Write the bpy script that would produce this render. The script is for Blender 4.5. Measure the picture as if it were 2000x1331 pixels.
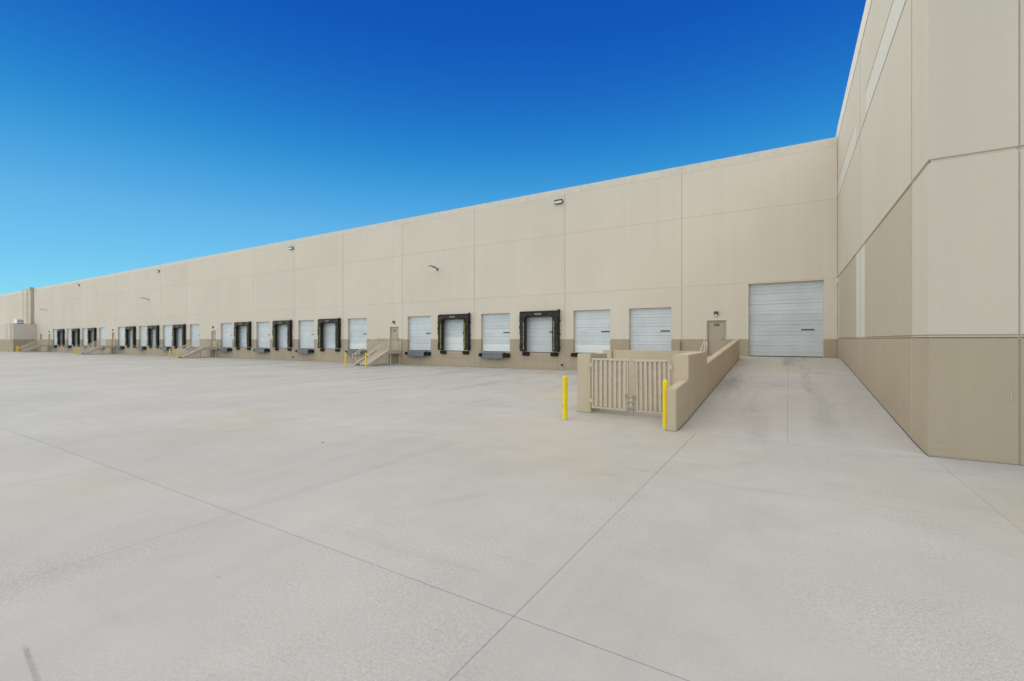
import bpy, bmesh, math, random
from mathutils import Vector, Matrix, noise as mnoise

random.seed(7)
for o in list(bpy.data.objects):
    bpy.data.objects.remove(o)
S = bpy.context.scene
COL = S.collection
R = math.radians

# ------------------------------------------------------------------ camera
CAM_H = 2.2
YAW = 31.32                      # the lens looks this far left of the wing wall's direction
cam_d = bpy.data.cameras.new('camera')
cam_d.sensor_width = 36.0
cam_d.lens = 36.0 * 889.0 / 2000.0
cam_d.shift_y = -0.001
cam_d.clip_start = 0.05
cam_d.clip_end = 3000
cam = bpy.data.objects.new('camera', cam_d)
cam.location = (0, 0, CAM_H)
cam.rotation_euler = (R(90), 0, R(YAW))
COL.objects.link(cam)
S.camera = cam
S.render.resolution_x, S.render.resolution_y = 1024, 681

# ------------------------------------------------------------------ sky and sun
SUN_EL, SUN_AZ = 53.0, 241.0     # azimuth clockwise from +Y: open yard side, behind the camera
W = bpy.data.worlds.new('World')
S.world = W
W.use_nodes = True
wn, wl = W.node_tree.nodes, W.node_tree.links
wn.clear()
sky = wn.new('ShaderNodeTexSky')
sky.sky_type = 'NISHITA'
sky.sun_disc = False
sky.sun_elevation = R(SUN_EL)
sky.sun_rotation = R(SUN_AZ)
sky.air_density = 1.0
sky.dust_density = 0.2
sky.ozone_density = 2.0
bg = wn.new('ShaderNodeBackground')
bg.inputs['Strength'].default_value = 0.1
out = wn.new('ShaderNodeOutputWorld')
tc = wn.new('ShaderNodeTexCoord')
sp = wn.new('ShaderNodeSeparateXYZ')
wl.new(tc.outputs['Generated'], sp.inputs[0])
# an even clear sky: the same colour all round at a given elevation (looked up at right angles to the sun)
hh = wn.new('ShaderNodeMath'); hh.operation = 'MULTIPLY'
wl.new(sp.outputs['Z'], hh.inputs[0]); wl.new(sp.outputs['Z'], hh.inputs[1])
h1 = wn.new('ShaderNodeMath'); h1.operation = 'SUBTRACT'; h1.inputs[0].default_value = 1.0; h1.use_clamp = True
wl.new(hh.outputs[0], h1.inputs[1])
h2 = wn.new('ShaderNodeMath'); h2.operation = 'SQRT'
wl.new(h1.outputs[0], h2.inputs[0])
cs = wn.new('ShaderNodeCombineXYZ')
for i_, k_ in ((0, math.sin(R(SUN_AZ + 90))), (1, math.cos(R(SUN_AZ + 90)))):
    mm = wn.new('ShaderNodeMath'); mm.operation = 'MULTIPLY'; mm.inputs[1].default_value = k_
    wl.new(h2.outputs[0], mm.inputs[0]); wl.new(mm.outputs[0], cs.inputs[i_])
wl.new(sp.outputs['Z'], cs.inputs[2])
wl.new(cs.outputs[0], sky.inputs['Vector'])
ramp = wn.new('ShaderNodeValToRGB')      # clear deep-blue air: tint by elevation only
cr = ramp.color_ramp
cr.interpolation = 'LINEAR'
SKY_TINT = [(0.0, (0.235, 0.53, 0.72)),
            (0.1004, (0.2791, 0.5925, 0.7184)),
            (0.1605, (0.2826, 0.6319, 0.731)),
            (0.2216, (0.276, 0.651, 0.76)),
            (0.2976, (0.1728, 0.6112, 0.7784)),
            (0.3604, (0.0891, 0.5225, 0.7554)),
            (0.4149, (0.0636, 0.4264, 0.7527)),
            (0.4855, (0.0412, 0.3282, 0.7193)),
            (0.5478, (0.0299, 0.2644, 0.7092)),
            (0.74, (0.018, 0.19, 0.68)),
            (1.0, (0.014, 0.16, 0.65))]
while len(cr.elements) < len(SKY_TINT):
    cr.elements.new(0.5)
for e, (p, c) in zip(cr.elements, SKY_TINT):
    e.position = p
    e.color = (*c, 1)
wl.new(sp.outputs['Z'], ramp.inputs['Fac'])
mul = wn.new('ShaderNodeMix')
mul.data_type = 'RGBA'
mul.blend_type = 'MULTIPLY'
mul.inputs['Factor'].default_value = 1
wl.new(sky.outputs[0], mul.inputs['A'])
wl.new(ramp.outputs['Color'], mul.inputs['B'])
vm = wn.new('ShaderNodeVectorMath')
vm.operation = 'SCALE'
vm.inputs['Scale'].default_value = 2.0
wl.new(mul.outputs['Result'], vm.inputs[0])
wl.new(vm.outputs[0], bg.inputs['Color'])
wl.new(bg.outputs[0], out.inputs['Surface'])

sun_d = bpy.data.lights.new('sun', 'SUN')
sun_d.energy = 4.1
sun_d.angle = R(168)             # thin veil over the sun: no hard shadow anywhere
sun_d.color = (1.0, 0.915, 0.65)
sun = bpy.data.objects.new('sun', sun_d)
az, el = R(SUN_AZ), R(SUN_EL)
sun.rotation_euler = Vector((-math.sin(az) * math.cos(el), -math.cos(az) * math.cos(el), -math.sin(el))).to_track_quat('-Z', 'Y').to_euler()
sun.location = (-30, -30, 60)
COL.objects.link(sun)

V = S.view_settings
V.view_transform = 'Standard'
V.look = 'None'
V.exposure = 0.0
V.gamma = 1.0
V.use_curve_mapping = False
S.render.engine = 'CYCLES'

# ------------------------------------------------------------------ material helpers
def new_mat(name, rough=0.7, spec=0.3, metal=0.0):
    m = bpy.data.materials.new(name)
    m.use_nodes = True
    b = m.node_tree.nodes['Principled BSDF']
    b.inputs['Roughness'].default_value = rough
    b.inputs['Specular IOR Level'].default_value = spec
    b.inputs['Metallic'].default_value = metal
    return m, m.node_tree.nodes, m.node_tree.links, b

def nd(n, t, **kw):
    x = n.new(t)
    for k, v in kw.items():
        setattr(x, k, v)
    return x

def pos_noise(n, l, scale, detail=3, rough=0.55, stretch=(1, 1, 1), offset=(0, 0, 0)):
    g = nd(n, 'ShaderNodeNewGeometry')
    mp = nd(n, 'ShaderNodeMapping')
    mp.inputs['Scale'].default_value = stretch
    mp.inputs['Location'].default_value = offset
    l.new(g.outputs['Position'], mp.inputs['Vector'])
    t = nd(n, 'ShaderNodeTexNoise')
    t.inputs['Scale'].default_value = scale
    t.inputs['Detail'].default_value = detail
    t.inputs['Roughness'].default_value = rough
    l.new(mp.outputs[0], t.inputs['Vector'])
    return t.outputs['Fac']

def maprange(n, l, src, a, b, c, d, smooth=False):
    m = nd(n, 'ShaderNodeMapRange')
    if smooth:
        m.interpolation_type = 'SMOOTHSTEP'
    for i, v in enumerate((a, b, c, d)):
        m.inputs[i + 1].default_value = v
    l.new(src, m.inputs[0])
    return m.outputs[0]

def mathn(n, l, op, a, b=None):
    m = nd(n, 'ShaderNodeMath', operation=op)
    for i, v in enumerate((a, b)):
        if v is None:
            continue
        if isinstance(v, (int, float)):
            m.inputs[i].default_value = v
        else:
            l.new(v, m.inputs[i])
    return m.outputs[0]

def scale_col(n, l, colsock, fac):
    v = nd(n, 'ShaderNodeVectorMath', operation='SCALE')
    l.new(colsock, v.inputs[0])
    l.new(fac, v.inputs['Scale'])
    return v.outputs[0]

def rgb(n, c):
    x = nd(n, 'ShaderNodeRGB')
    x.outputs[0].default_value = (*c, 1)
    return x.outputs[0]

def mixc(n, l, fac, a, b):
    m = nd(n, 'ShaderNodeMix', data_type='RGBA')
    l.new(fac, m.inputs['Factor'])
    l.new(a, m.inputs['A'])
    l.new(b, m.inputs['B'])
    return m.outputs['Result']

def bump(n, l, bsdf, h, strength, dist=0.01):
    b = nd(n, 'ShaderNodeBump')
    b.inputs['Strength'].default_value = strength
    b.inputs['Distance'].default_value = dist
    l.new(h, b.inputs['Height'])
    l.new(b.outputs[0], bsdf.inputs['Normal'])

def painted_wall(name, col, streak=0.06, blot=0.05, rough=0.75, rnd=0.02, scuff=0.0):
    m, n, l, b = new_mat(name, rough, 0.25)
    big = maprange(n, l, pos_noise(n, l, 0.16, 4), 0.3, 0.7, 1 - blot, 1 + blot)
    st = maprange(n, l, pos_noise(n, l, 1.0, 5, 0.6, (2.2, 2.2, 0.09)), 0.35, 0.75, 1 + streak * 0.4, 1 - streak)
    fine = maprange(n, l, pos_noise(n, l, 22, 3), 0.25, 0.75, 0.975, 1.025)
    oi = nd(n, 'ShaderNodeObjectInfo')
    tone = maprange(n, l, oi.outputs['Random'], 0, 1, 1 - rnd, 1 + rnd)
    f = mathn(n, l, 'MULTIPLY', mathn(n, l, 'MULTIPLY', big, st), mathn(n, l, 'MULTIPLY', fine, tone))
    if scuff:                       # rubber and splash marks with ragged edges
        sc = maprange(n, l, pos_noise(n, l, 1.0, 7, 0.72, (0.7, 0.7, 2.0), (5, 8, 3)), 0.55, 0.72, 1.0, 1 - scuff, True)
        f = mathn(n, l, 'MULTIPLY', f, sc)
    l.new(scale_col(n, l, rgb(n, col), f), b.inputs['Base Color'])
    bump(n, l, b, pos_noise(n, l, 45, 4, 0.6), 0.16, 0.006)
    return m

def simple(name, col, rough=0.6, spec=0.3, metal=0.0, var=0.06, vscale=3.0, bmp=0.0, bscale=40, rnd=0.0, grime=None):
    m, n, l, b = new_mat(name, rough, spec, metal)
    f = maprange(n, l, pos_noise(n, l, vscale, 4), 0.3, 0.7, 1 - var, 1 + var)
    if rnd:
        oi = nd(n, 'ShaderNodeObjectInfo')
        f = mathn(n, l, 'MULTIPLY', f, maprange(n, l, oi.outputs['Random'], 0, 1, 1 - rnd, 1 + rnd))
    c = scale_col(n, l, rgb(n, col), f)
    if grime:                       # scrapes and rub marks: thresholded stretched noise
        gf = maprange(n, l, pos_noise(n, l, 1.0, 6, 0.7, grime[1]), grime[2], grime[2] + 0.12, 0.0, 0.75, True)
        c = mixc(n, l, gf, c, rgb(n, grime[0]))
    l.new(c, b.inputs['Base Color'])
    if bmp:
        bump(n, l, b, pos_noise(n, l, bscale, 4), bmp, 0.006)
    return m

def concrete(name, col, slabvar=0.03):
    m, n, l, b = new_mat(name, 0.82, 0.25)
    oi = nd(n, 'ShaderNodeObjectInfo')
    f = maprange(n, l, oi.outputs['Random'], 0, 1, 1 - slabvar, 1 + slabvar * 0.6)
    big = maprange(n, l, pos_noise(n, l, 0.22, 5, 0.6), 0.3, 0.7, 0.92, 1.06)
    mid = maprange(n, l, pos_noise(n, l, 1.3, 5, 0.62), 0.3, 0.7, 0.955, 1.04)
    # worn, rain-washed patches where the fine aggregate is exposed
    patch = maprange(n, l, pos_noise(n, l, 0.33, 4, 0.6, offset=(13, 4, 0)), 0.42, 0.62, 0.3, 1.0, True)
    g1 = pos_noise(n, l, 85, 2, 0.7)
    g2 = pos_noise(n, l, 30, 3, 0.65)
    gm = mathn(n, l, 'ADD', mathn(n, l, 'MULTIPLY', mathn(n, l, 'SUBTRACT', g1, 0.5), 1.15),
               mathn(n, l, 'MULTIPLY', mathn(n, l, 'SUBTRACT', g2, 0.5), 0.62))
    grain = mathn(n, l, 'ADD', mathn(n, l, 'MULTIPLY', gm, patch), 1.0)
    # tyre scuffs and swept dirt: long thin smears in two directions
    s1 = maprange(n, l, pos_noise(n, l, 1.0, 6, 0.65, (0.16, 1.5, 1), (3, 9, 0)), 0.57, 0.78, 1.0, 0.87, True)
    s2 = maprange(n, l, pos_noise(n, l, 1.0, 6, 0.65, (1.4, 0.14, 1), (31, 2, 0)), 0.58, 0.79, 1.0, 0.89, True)
    spots = maprange(n, l, pos_noise(n, l, 7.0, 3, 0.5, offset=(7, 77, 0)), 0.73, 0.80, 1.0, 0.80, True)
    # truck tracks in and out of the docks: rubber and oil drips, heaviest where trailers stand
    geo = nd(n, 'ShaderNodeNewGeometry')
    sx = nd(n, 'ShaderNodeSeparateXYZ')
    l.new(geo.outputs['Position'], sx.inputs[0])
    apron = maprange(n, l, sx.outputs['Y'], 9.0, 24.0, 0.15, 1.0, True)
    tr = maprange(n, l, pos_noise(n, l, 1.0, 6, 0.68, (0.9, 0.10, 1), (11, 5, 0)), 0.50, 0.70, 0.0, 0.30, True)
    drip = maprange(n, l, pos_noise(n, l, 0.9, 6, 0.75, offset=(50, 21, 0)), 0.55, 0.69, 0.0, 0.22, True)
    s3 = mathn(n, l, 'SUBTRACT', 1.0, mathn(n, l, 'MULTIPLY', apron, mathn(n, l, 'ADD', tr, drip)))
    # two long turning arcs of rubber
    arc = 1.0
    for cx_, cy_, r_, w_ in ((-30, 34, 30.2, 0.16), (-30, 34, 32.1, 0.16), (-2, -22, 30.5, 0.14), (-2, -22, 32.3, 0.14), (14, -6, 21.0, 0.12)):
        dx = mathn(n, l, 'SUBTRACT', sx.outputs['X'], cx_)
        dy = mathn(n, l, 'SUBTRACT', sx.outputs['Y'], cy_)
        rr = mathn(n, l, 'SQRT', mathn(n, l, 'ADD', mathn(n, l, 'MULTIPLY', dx, dx), mathn(n, l, 'MULTIPLY', dy, dy)))
        off = mathn(n, l, 'ABSOLUTE', mathn(n, l, 'SUBTRACT', rr, r_))
        band = maprange(n, l, off, 0.0, w_ * 1.6, 1.0, 0.0, True)
        brk = maprange(n, l, pos_noise(n, l, 0.55, 5, 0.7, offset=(cx_, r_, 0)), 0.50, 0.66, 0.0, 0.085, True)
        a_ = mathn(n, l, 'SUBTRACT', 1.0, mathn(n, l, 'MULTIPLY', band, brk))
        arc = a_ if arc == 1.0 else mathn(n, l, 'MULTIPLY', arc, a_)
    # one short heavy skid mark on the open slab, and scattered small rubber crumbs and drips
    lin = mathn(n, l, 'ADD', sx.outputs['Y'], mathn(n, l, 'MULTIPLY', mathn(n, l, 'ADD', sx.outputs['X'], 4.42), 0.10))
    skid = maprange(n, l, mathn(n, l, 'ABSOLUTE', mathn(n, l, 'SUBTRACT', lin, 0.945)), 0.006, 0.024, 0.30, 0.0, True)
    ext = maprange(n, l, mathn(n, l, 'ABSOLUTE', mathn(n, l, 'ADD', sx.outputs['X'], 4.30)), 0.30, 0.46, 1.0, 0.0, True)
    skid = mathn(n, l, 'MULTIPLY', skid, mathn(n, l, 'MULTIPLY', ext, maprange(n, l, pos_noise(n, l, 14, 4, 0.7), 0.35, 0.6, 0.35, 1.0)))
    skid = mathn(n, l, 'SUBTRACT', 1.0, skid)
    crumbs = maprange(n, l, pos_noise(n, l, 4.2, 4, 0.62, (1.0, 1.0, 1.0), (91, 17, 0)), 0.70, 0.76, 1.0, 0.72, True)
    for x in (big, mid, grain, s1, s2, s3, arc, spots, skid, crumbs):
        f = mathn(n, l, 'MULTIPLY', f, x)
    base = rgb(n, col)
    warm = rgb(n, (col[0] * 1.03, col[1] * 0.985, col[2] * 0.86))
    wf = maprange(n, l, pos_noise(n, l, 0.12, 4, 0.6, offset=(2.5, 40, 0)), 0.5, 0.7, 0.0, 0.85, True)
    # rust-tinted washout in front of the enclosure gates
    ddx = mathn(n, l, 'SUBTRACT', sx.outputs['X'], -3.9)
    ddy = mathn(n, l, 'SUBTRACT', sx.outputs['Y'], 9.6)
    dist = mathn(n, l, 'SQRT', mathn(n, l, 'ADD', mathn(n, l, 'MULTIPLY', ddx, ddx), mathn(n, l, 'MULTIPLY', ddy, ddy)))
    gate = mathn(n, l, 'MULTIPLY', maprange(n, l, dist, 1.0, 5.0, 1.0, 0.0, True), maprange(n, l, pos_noise(n, l, 0.5, 5, 0.65), 0.35, 0.6, 0.1, 1.0, True))
    wf = mathn(n, l, 'MAXIMUM', wf, gate)
    c = mixc(n, l, wf, base, warm)
    l.new(scale_col(n, l, c, f), b.inputs['Base Color'])
    bump(n, l, b, mathn(n, l, 'ADD', g1, mathn(n, l, 'MULTIPLY', g2, 0.8)), 0.35, 0.004)
    return m

M = {}
M['beige'] = painted_wall('wall_beige_paint', (0.64, 0.565, 0.475), 0.025, 0.035)
M['base'] = painted_wall('wall_base_tan_paint', (0.40, 0.325, 0.235), 0.05, 0.05, scuff=0.16)
M['wing'] = painted_wall('wing_light_paint', (0.56, 0.507, 0.425), 0.03, 0.03)
M['wing_light'] = painted_wall('wing_stripe_paint', (0.605, 0.575, 0.515), 0.03, 0.03)
M['wing_tan'] = painted_wall('wing_tan_paint', (0.47, 0.41, 0.325), 0.03, 0.03)
M['wing_base'] = painted_wall('wing_base_paint', (0.41, 0.337, 0.248), 0.05, 0.05, scuff=0.12)
M['cap'] = simple('parapet_cap_metal', (0.61, 0.555, 0.475), 0.5, 0.35)
M['roof'] = simple('roof_membrane', (0.5, 0.5, 0.48), 0.8)
M['sealant'] = simple('joint_sealant', (0.42, 0.37, 0.305), 0.7)
M['sealant_wing'] = simple('wing_joint_sealant', (0.42, 0.38, 0.32), 0.7)
M['pitline'] = simple('pit_angle_paint', (0.29, 0.24, 0.175), 0.6)
M['encl'] = painted_wall('enclosure_tan_paint', (0.515, 0.425, 0.305), 0.05, 0.05, scuff=0.08)
M['steel_tan'] = simple('tan_painted_steel', (0.53, 0.445, 0.345), 0.5, 0.4, var=0.08, vscale=6, bmp=0.04)
M['steel_pale'] = simple('pale_tan_painted_steel', (0.72, 0.63, 0.49), 0.5, 0.4, var=0.06, vscale=6)
M['door'] = simple('white_door_enamel', (0.56, 0.59, 0.615), 0.40, 0.4, var=0.06, vscale=1.2, rnd=0.05)
M['door_new'] = simple('bright_white_door_enamel', (0.70, 0.72, 0.72), 0.36, 0.45, var=0.04, vscale=1.2)
M['mandoor'] = simple('tan_door_enamel', (0.40, 0.335, 0.25), 0.45, 0.4, var=0.04)
M['black'] = simple('black_rubber', (0.018, 0.018, 0.02), 0.75, 0.2, var=0.3, vscale=6, bmp=0.2)
M['fabric'] = simple('black_vinyl_fabric', (0.017, 0.0145, 0.013), 0.42, 0.30, var=0.4, vscale=4, bmp=0.2, bscale=18)
M['fabric_edge'] = simple('faded_vinyl_edge', (0.20, 0.18, 0.145), 0.7, 0.2, var=0.2)
M['yellow_strip'] = simple('faded_yellow_tape', (0.36, 0.33, 0.07), 0.5, 0.3, var=0.5, vscale=9)
M['bollard'] = simple('yellow_bollard_plastic', (0.80, 0.60, 0.003), 0.45, 0.25, var=0.07, vscale=5, grime=((0.22, 0.17, 0.06), (9, 9, 5), 0.66))
M['scuff'] = simple('black_scuff', (0.03, 0.028, 0.02), 0.8, 0.1)
M['leveler'] = simple('grey_galvanised_steel', (0.14, 0.155, 0.17), 0.5, 0.4, 0.0, var=0.2, vscale=5, bmp=0.05)
M['bronze'] = simple('dark_bronze_metal', (0.055, 0.05, 0.042), 0.45, 0.5)
M['greymetal'] = simple('grey_green_metal', (0.12, 0.13, 0.115), 0.45, 0.5)
M['lens'] = simple('pale_lens_plastic', (0.62, 0.65, 0.70), 0.15, 0.6, var=0.02)
M['lenswarm'] = simple('white_lens_plastic', (0.75, 0.74, 0.70), 0.2, 0.5, var=0.02)
M['slotglass'] = simple('dark_slot_glass', (0.02, 0.022, 0.025), 0.12, 0.6, var=0.1)
M['brass'] = simple('worn_brass_hardware', (0.33, 0.26, 0.16), 0.35, 0.5, 0.7)
M['galv'] = simple('galvanised_steel', (0.34, 0.29, 0.22), 0.55, 0.4, 0.2, var=0.15, vscale=12)
M['print'] = simple('black_vinyl_lettering', (0.02, 0.018, 0.015), 0.6, 0.2)
M['white'] = simple('white_enamel_housing', (0.70, 0.71, 0.71), 0.4, 0.4)
M['paper'] = simple('white_paper', (0.8, 0.8, 0.78), 0.8, 0.1)
M['slab'] = concrete('yard_concrete', (0.438, 0.432, 0.400))
M['rampslab'] = concrete('ramp_concrete', (0.46, 0.456, 0.43), 0.02)
M['yardfar'] = concrete('yard_concrete_far', (0.438, 0.432, 0.400), 0.0)
M['joint'] = simple('slab_joint_dirt', (0.36, 0.35, 0.325), 0.9, 0.1)

# ------------------------------------------------------------------ object helpers
def tag(o, label=None, cat=None, group=None, kind=None):
    if label: o['label'] = label
    if cat: o['category'] = cat
    if group: o['group'] = group
    if kind: o['kind'] = kind
    return o

def empty(name, loc=(0, 0, 0), rz=0.0, parent=None):
    o = bpy.data.objects.new(name, None)
    o.empty_display_size = 0.2
    o.location = loc
    o.rotation_euler = (0, 0, rz)
    COL.objects.link(o)
    o.parent = parent
    return o

def link(name, me, mat=None, parent=None, loc=(0, 0, 0), rot=(0, 0, 0), scale=None):
    if mat is not None and not me.materials:
        me.materials.append(mat)
    o = bpy.data.objects.new(name, me)
    o.location = loc
    o.rotation_euler = rot
    if scale: o.scale = scale
    COL.objects.link(o)
    o.parent = parent
    return o

def bm_mesh(bm, name, smooth=False):
    bmesh.ops.recalc_face_normals(bm, faces=bm.faces)
    me = bpy.data.meshes.new(name)
    bm.to_mesh(me)
    bm.free()
    if smooth:
        for p in me.polygons: p.use_smooth = True
    return me

def add_box(bm, x0, x1, y0, y1, z0, z1, bev=0.0):
    vs = [bm.verts.new(p) for p in ((x0, y0, z0), (x1, y0, z0), (x1, y1, z0), (x0, y1, z0), (x0, y0, z1), (x1, y0, z1), (x1, y1, z1), (x0, y1, z1))]
    fs = [bm.faces.new([vs[i] for i in q]) for q in ((0, 3, 2, 1), (4, 5, 6, 7), (0, 1, 5, 4), (1, 2, 6, 5), (2, 3, 7, 6), (3, 0, 4, 7))]
    if bev:
        es = list({e for f in fs for e in f.edges})
        bmesh.ops.bevel(bm, geom=es, offset=bev, segments=1, affect='EDGES')

def add_prism(bm, poly, axis, a, b):
    """poly in the two other axes; extruded from a to b along axis (0,1,2)"""
    def P(u, v, w):
        return {0: (w, u, v), 1: (u, w, v), 2: (u, v, w)}[axis]
    A = [bm.verts.new(P(u, v, a)) for u, v in poly]
    B = [bm.verts.new(P(u, v, b)) for u, v in poly]
    bm.faces.new(A[::-1]); bm.faces.new(B)
    k = len(poly)
    for i in range(k):
        bm.faces.new((A[i], A[(i + 1) % k], B[(i + 1) % k], B[i]))

def add_tube(bm, pts, r, n=8):
    pts = [Vector(p) for p in pts]
    rings = []
    up = None
    for i, p in enumerate(pts):
        if i == 0: d = (pts[1] - p).normalized()
        elif i == len(pts) - 1: d = (p - pts[i - 1]).normalized()
        else:
            d = ((p - pts[i - 1]).normalized() + (pts[i + 1] - p).normalized()).normalized()
        if up is None or abs(up.dot(d)) > 0.95:
            up = Vector((0, 0, 1)) if abs(d.z) < 0.9 else Vector((1, 0, 0))
        a = d.cross(up).normalized()
        b = a.cross(d).normalized()
        up = b
        k = 1.0
        if 0 < i < len(pts) - 1:
            k = 1.0 / max(0.5, d.dot((pts[i + 1] - p).normalized()))
        rings.append([bm.verts.new(p + (a * math.cos(t) + b * math.sin(t)) * r) for t in [2 * math.pi * j / n for j in range(n)]])
    for A, B in zip(rings, rings[1:]):
        for j in range(n):
            bm.faces.new((A[j], A[(j + 1) % n], B[(j + 1) % n], B[j]))
    bm.faces.new(rings[0][::-1]); bm.faces.new(rings[-1])

def add_lathe(bm, prof, n=20, c=(0, 0)):
    rings = []
    for r, z in prof:
        if r < 1e-6:
            rings.append([bm.verts.new((c[0], c[1], z))])
        else:
            rings.append([bm.verts.new((c[0] + r * math.cos(2 * math.pi * j / n), c[1] + r * math.sin(2 * math.pi * j / n), z)) for j in range(n)])
    for A, B in zip(rings, rings[1:]):
        for j in range(n):
            if len(A) == 1: bm.faces.new((A[0], B[j], B[(j + 1) % n]))
            elif len(B) == 1: bm.faces.new((A[j], A[(j + 1) % n], B[0]))
            else: bm.faces.new((A[j], A[(j + 1) % n], B[(j + 1) % n], B[j]))

def box_me(name, *a, bev=0.0):
    bm = bmesh.new()
    add_box(bm, *a, bev=bev)
    return bm_mesh(bm, name)

def part(name, mat, parent, fn, smooth=False, **kw):
    bm = bmesh.new()
    fn(bm)
    return link(name, bm_mesh(bm, name, smooth), mat, parent, **kw)

ORD = ['first', 'second', 'third', 'fourth', 'fifth', 'sixth', 'seventh', 'eighth', 'ninth', 'tenth', 'eleventh', 'twelfth', 'thirteenth', 'fourteenth', 'fifteenth']

def interp(x, pts):
    if x <= pts[0][0]: return pts[0][1]
    for (a, va), (b, vb) in zip(pts, pts[1:]):
        if x <= b: return va + (vb - va) * (x - a) / (b - a)
    return pts[-1][1]

def yard_z(x):          # the yard drains gently towards the far end
    return interp(x, [(-155, -0.33), (-115, -0.25), (-62, -0.09), (-28, -0.08), (-12, 0.0)])

def dock_z(x):          # finished floor behind the dock doors
    return interp(x, [(-130, 1.08), (-45, 1.21), (0, 1.22)])

# ------------------------------------------------------------------ ground
D = 30.2                # plane of the long dock wall
WX = 2.25               # plane of the wing's side wall
WY = 11.43              # plane of the wing's end wall

xs = [-900, -400, -220] + [-155 + 2 * i for i in range(0, 79)] + [20, 80, 300, 700]
bm = bmesh.new()
ya, yb = -700, 700
grid = [[bm.verts.new((x, y, yard_z(x) - 0.025)) for y in (ya, -60, 0, 30, 80, yb)] for x in xs]
for a, b in zip(grid, grid[1:]):
    for j in range(5):
        bm.faces.new((a[j], b[j], b[j + 1], a[j + 1]))
yard = link('yard', bm_mesh(bm, 'yard'), M['yardfar'])
tag(yard, 'pale grey concrete truck yard in front of the dock wall', None, None, 'structure')

def slab(x0, x1, y0, y1, parent, mat, zf, name='slab', nx=2, ny=1, th=0.021):
    gap, gapy, ch = 0.0018, 0.0032, 0.0018
    bm = bmesh.new()
    X0, X1, Y0, Y1 = x0 + gap, x1 - gap, y0 + gapy, y1 - gapy
    cols = [X0 + ch] + [X0 + (X1 - X0) * i / nx for i in range(1, nx)] + [X1 - ch]
    rows = [Y0 + ch] + [Y0 + (Y1 - Y0) * i / ny for i in range(1, ny)] + [Y1 - ch]
    top = [[bm.verts.new((x, y, zf(x, y))) for y in rows] for x in cols]
    for a, b in zip(top, top[1:]):
        for j in range(len(rows) - 1):
            bm.faces.new((a[j], b[j], b[j + 1], a[j + 1]))
    be = [e for e in bm.edges if e.is_boundary]
    def ring(edges, ex, dz):
        r = bmesh.ops.extrude_edge_only(bm, edges=edges)
        vs = [v for v in r['geom'] if isinstance(v, bmesh.types.BMVert)]
        for v in vs:
            if ex:
                if abs(v.co.x - (X0 + ch)) < 1e-4: v.co.x = X0
                if abs(v.co.x - (X1 - ch)) < 1e-4: v.co.x = X1
                if abs(v.co.y - (Y0 + ch)) < 1e-4: v.co.y = Y0
                if abs(v.co.y - (Y1 - ch)) < 1e-4: v.co.y = Y1
            v.co.z -= dz
        return [e for e in r['geom'] if isinstance(e, bmesh.types.BMEdge)]
    e2 = ring(be, True, ch)
    ring(e2, False, th)
    me = bpy.data.meshes.new(name)
    bm.normal_update()
    bm.to_mesh(me)
    bm.free()
    return link(name, me, mat, parent)

flat = lambda x, y: yard_z(x)
PX = 4.13
xl = [2.28, -1.87] + [-1.87 - PX * i for i in range(1, 17)]
yl = [-6.0, -1.45, 3.1, 7.65, 12.2, 16.75, 21.3, 25.85, D - 0.02]
for a, b in zip(xl[1:], xl[2:]):
    for c, d in zip(yl, yl[1:]):
        slab(b, a, c, d, yard, M['slab'], flat, nx=3)
# lane that becomes the ramp, and the lane past the wing corner
for c, d in zip([-6.0, -1.45, 3.1, 7.65], [-1.45, 3.1, 7.65, 11.36]):
    slab(-1.87, 2.28, c, d, yard, M['slab'], flat)
for a, b in ((2.28, 6.4), (6.4, 10.5)):
    for c, d in zip([-6.0, -1.45, 3.1, 7.65], [-1.45, 3.1, 7.65, WY - 0.01]):
        slab(a, b, c, d, yard, M['slab'], flat)

# ramp: rises from the yard to the drive-in door
RY0, RY1, RZ = 12.0, 28.0, 1.205
def ramp_z(y):
    t = (y - RY0) / (RY1 - RY0)
    w = 0.05
    if t < -w: return 0.0
    if t < w: return RZ * (t + w) ** 2 / (4 * w)
    if t < 1 - w: return RZ * t
    if t < 1 + w: return RZ * (1 - (1 + w - t) ** 2 / (4 * w))
    return RZ
rx0, rx1, rxm = -2.29, WX, -0.03
bm = bmesh.new()
ys = [11.4 + (D + 0.15 - 11.4) * i / 40 for i in range(41)]
A = [bm.verts.new((rx0, y, ramp_z(y) - 0.012)) for y in ys]
B = [bm.verts.new((rx1, y, ramp_z(y) - 0.012)) for y in ys]
A2 = [bm.verts.new((rx0, y, -0.3)) for y in ys]
for i in range(40):
    bm.faces.new((A[i], B[i], B[i + 1], A[i + 1]))
    bm.faces.new((A[i], A[i + 1], A2[i + 1], A2[i]))
rampo = link('ramp', bm_mesh(bm, 'ramp'), M['joint'])
tag(rampo, 'sloping concrete ramp leading up to the large drive-in door', None, None, 'structure')
rows = [11.36, 16.1, 20.7, 25.3, D - 0.02]
for c, d in zip(rows, rows[1:]):
    for a, b in ((rx0, rxm), (rxm, rx1 - 0.005)):
        slab(a, b, c, d, rampo, M['rampslab'], lambda x, y: ramp_z(y) + (0.0015 if a < -1 else 0), nx=1, ny=12, th=0.015)
# narrow strip of slab between the lane joint and the ramp's foot wall
slab(-2.29, -1.87, 7.65, 11.36, yard, M['slab'], lambda x, y: 0.0012)

# ------------------------------------------------------------------ wall panels with real reveals, joints and openings
def groove(lines, lo, hi):
    """lines: (centre, half width, depth) -> sorted cut list of (coord, depth)"""
    pts = {}
    for c, h, d in lines:
        for p, q in ((c - h, 0.0), (c - h * 0.40, d), (c + h * 0.60, d), (c + h, 0.0)):
            if lo < p < hi: pts[round(p, 4)] = q
    return pts

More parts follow.
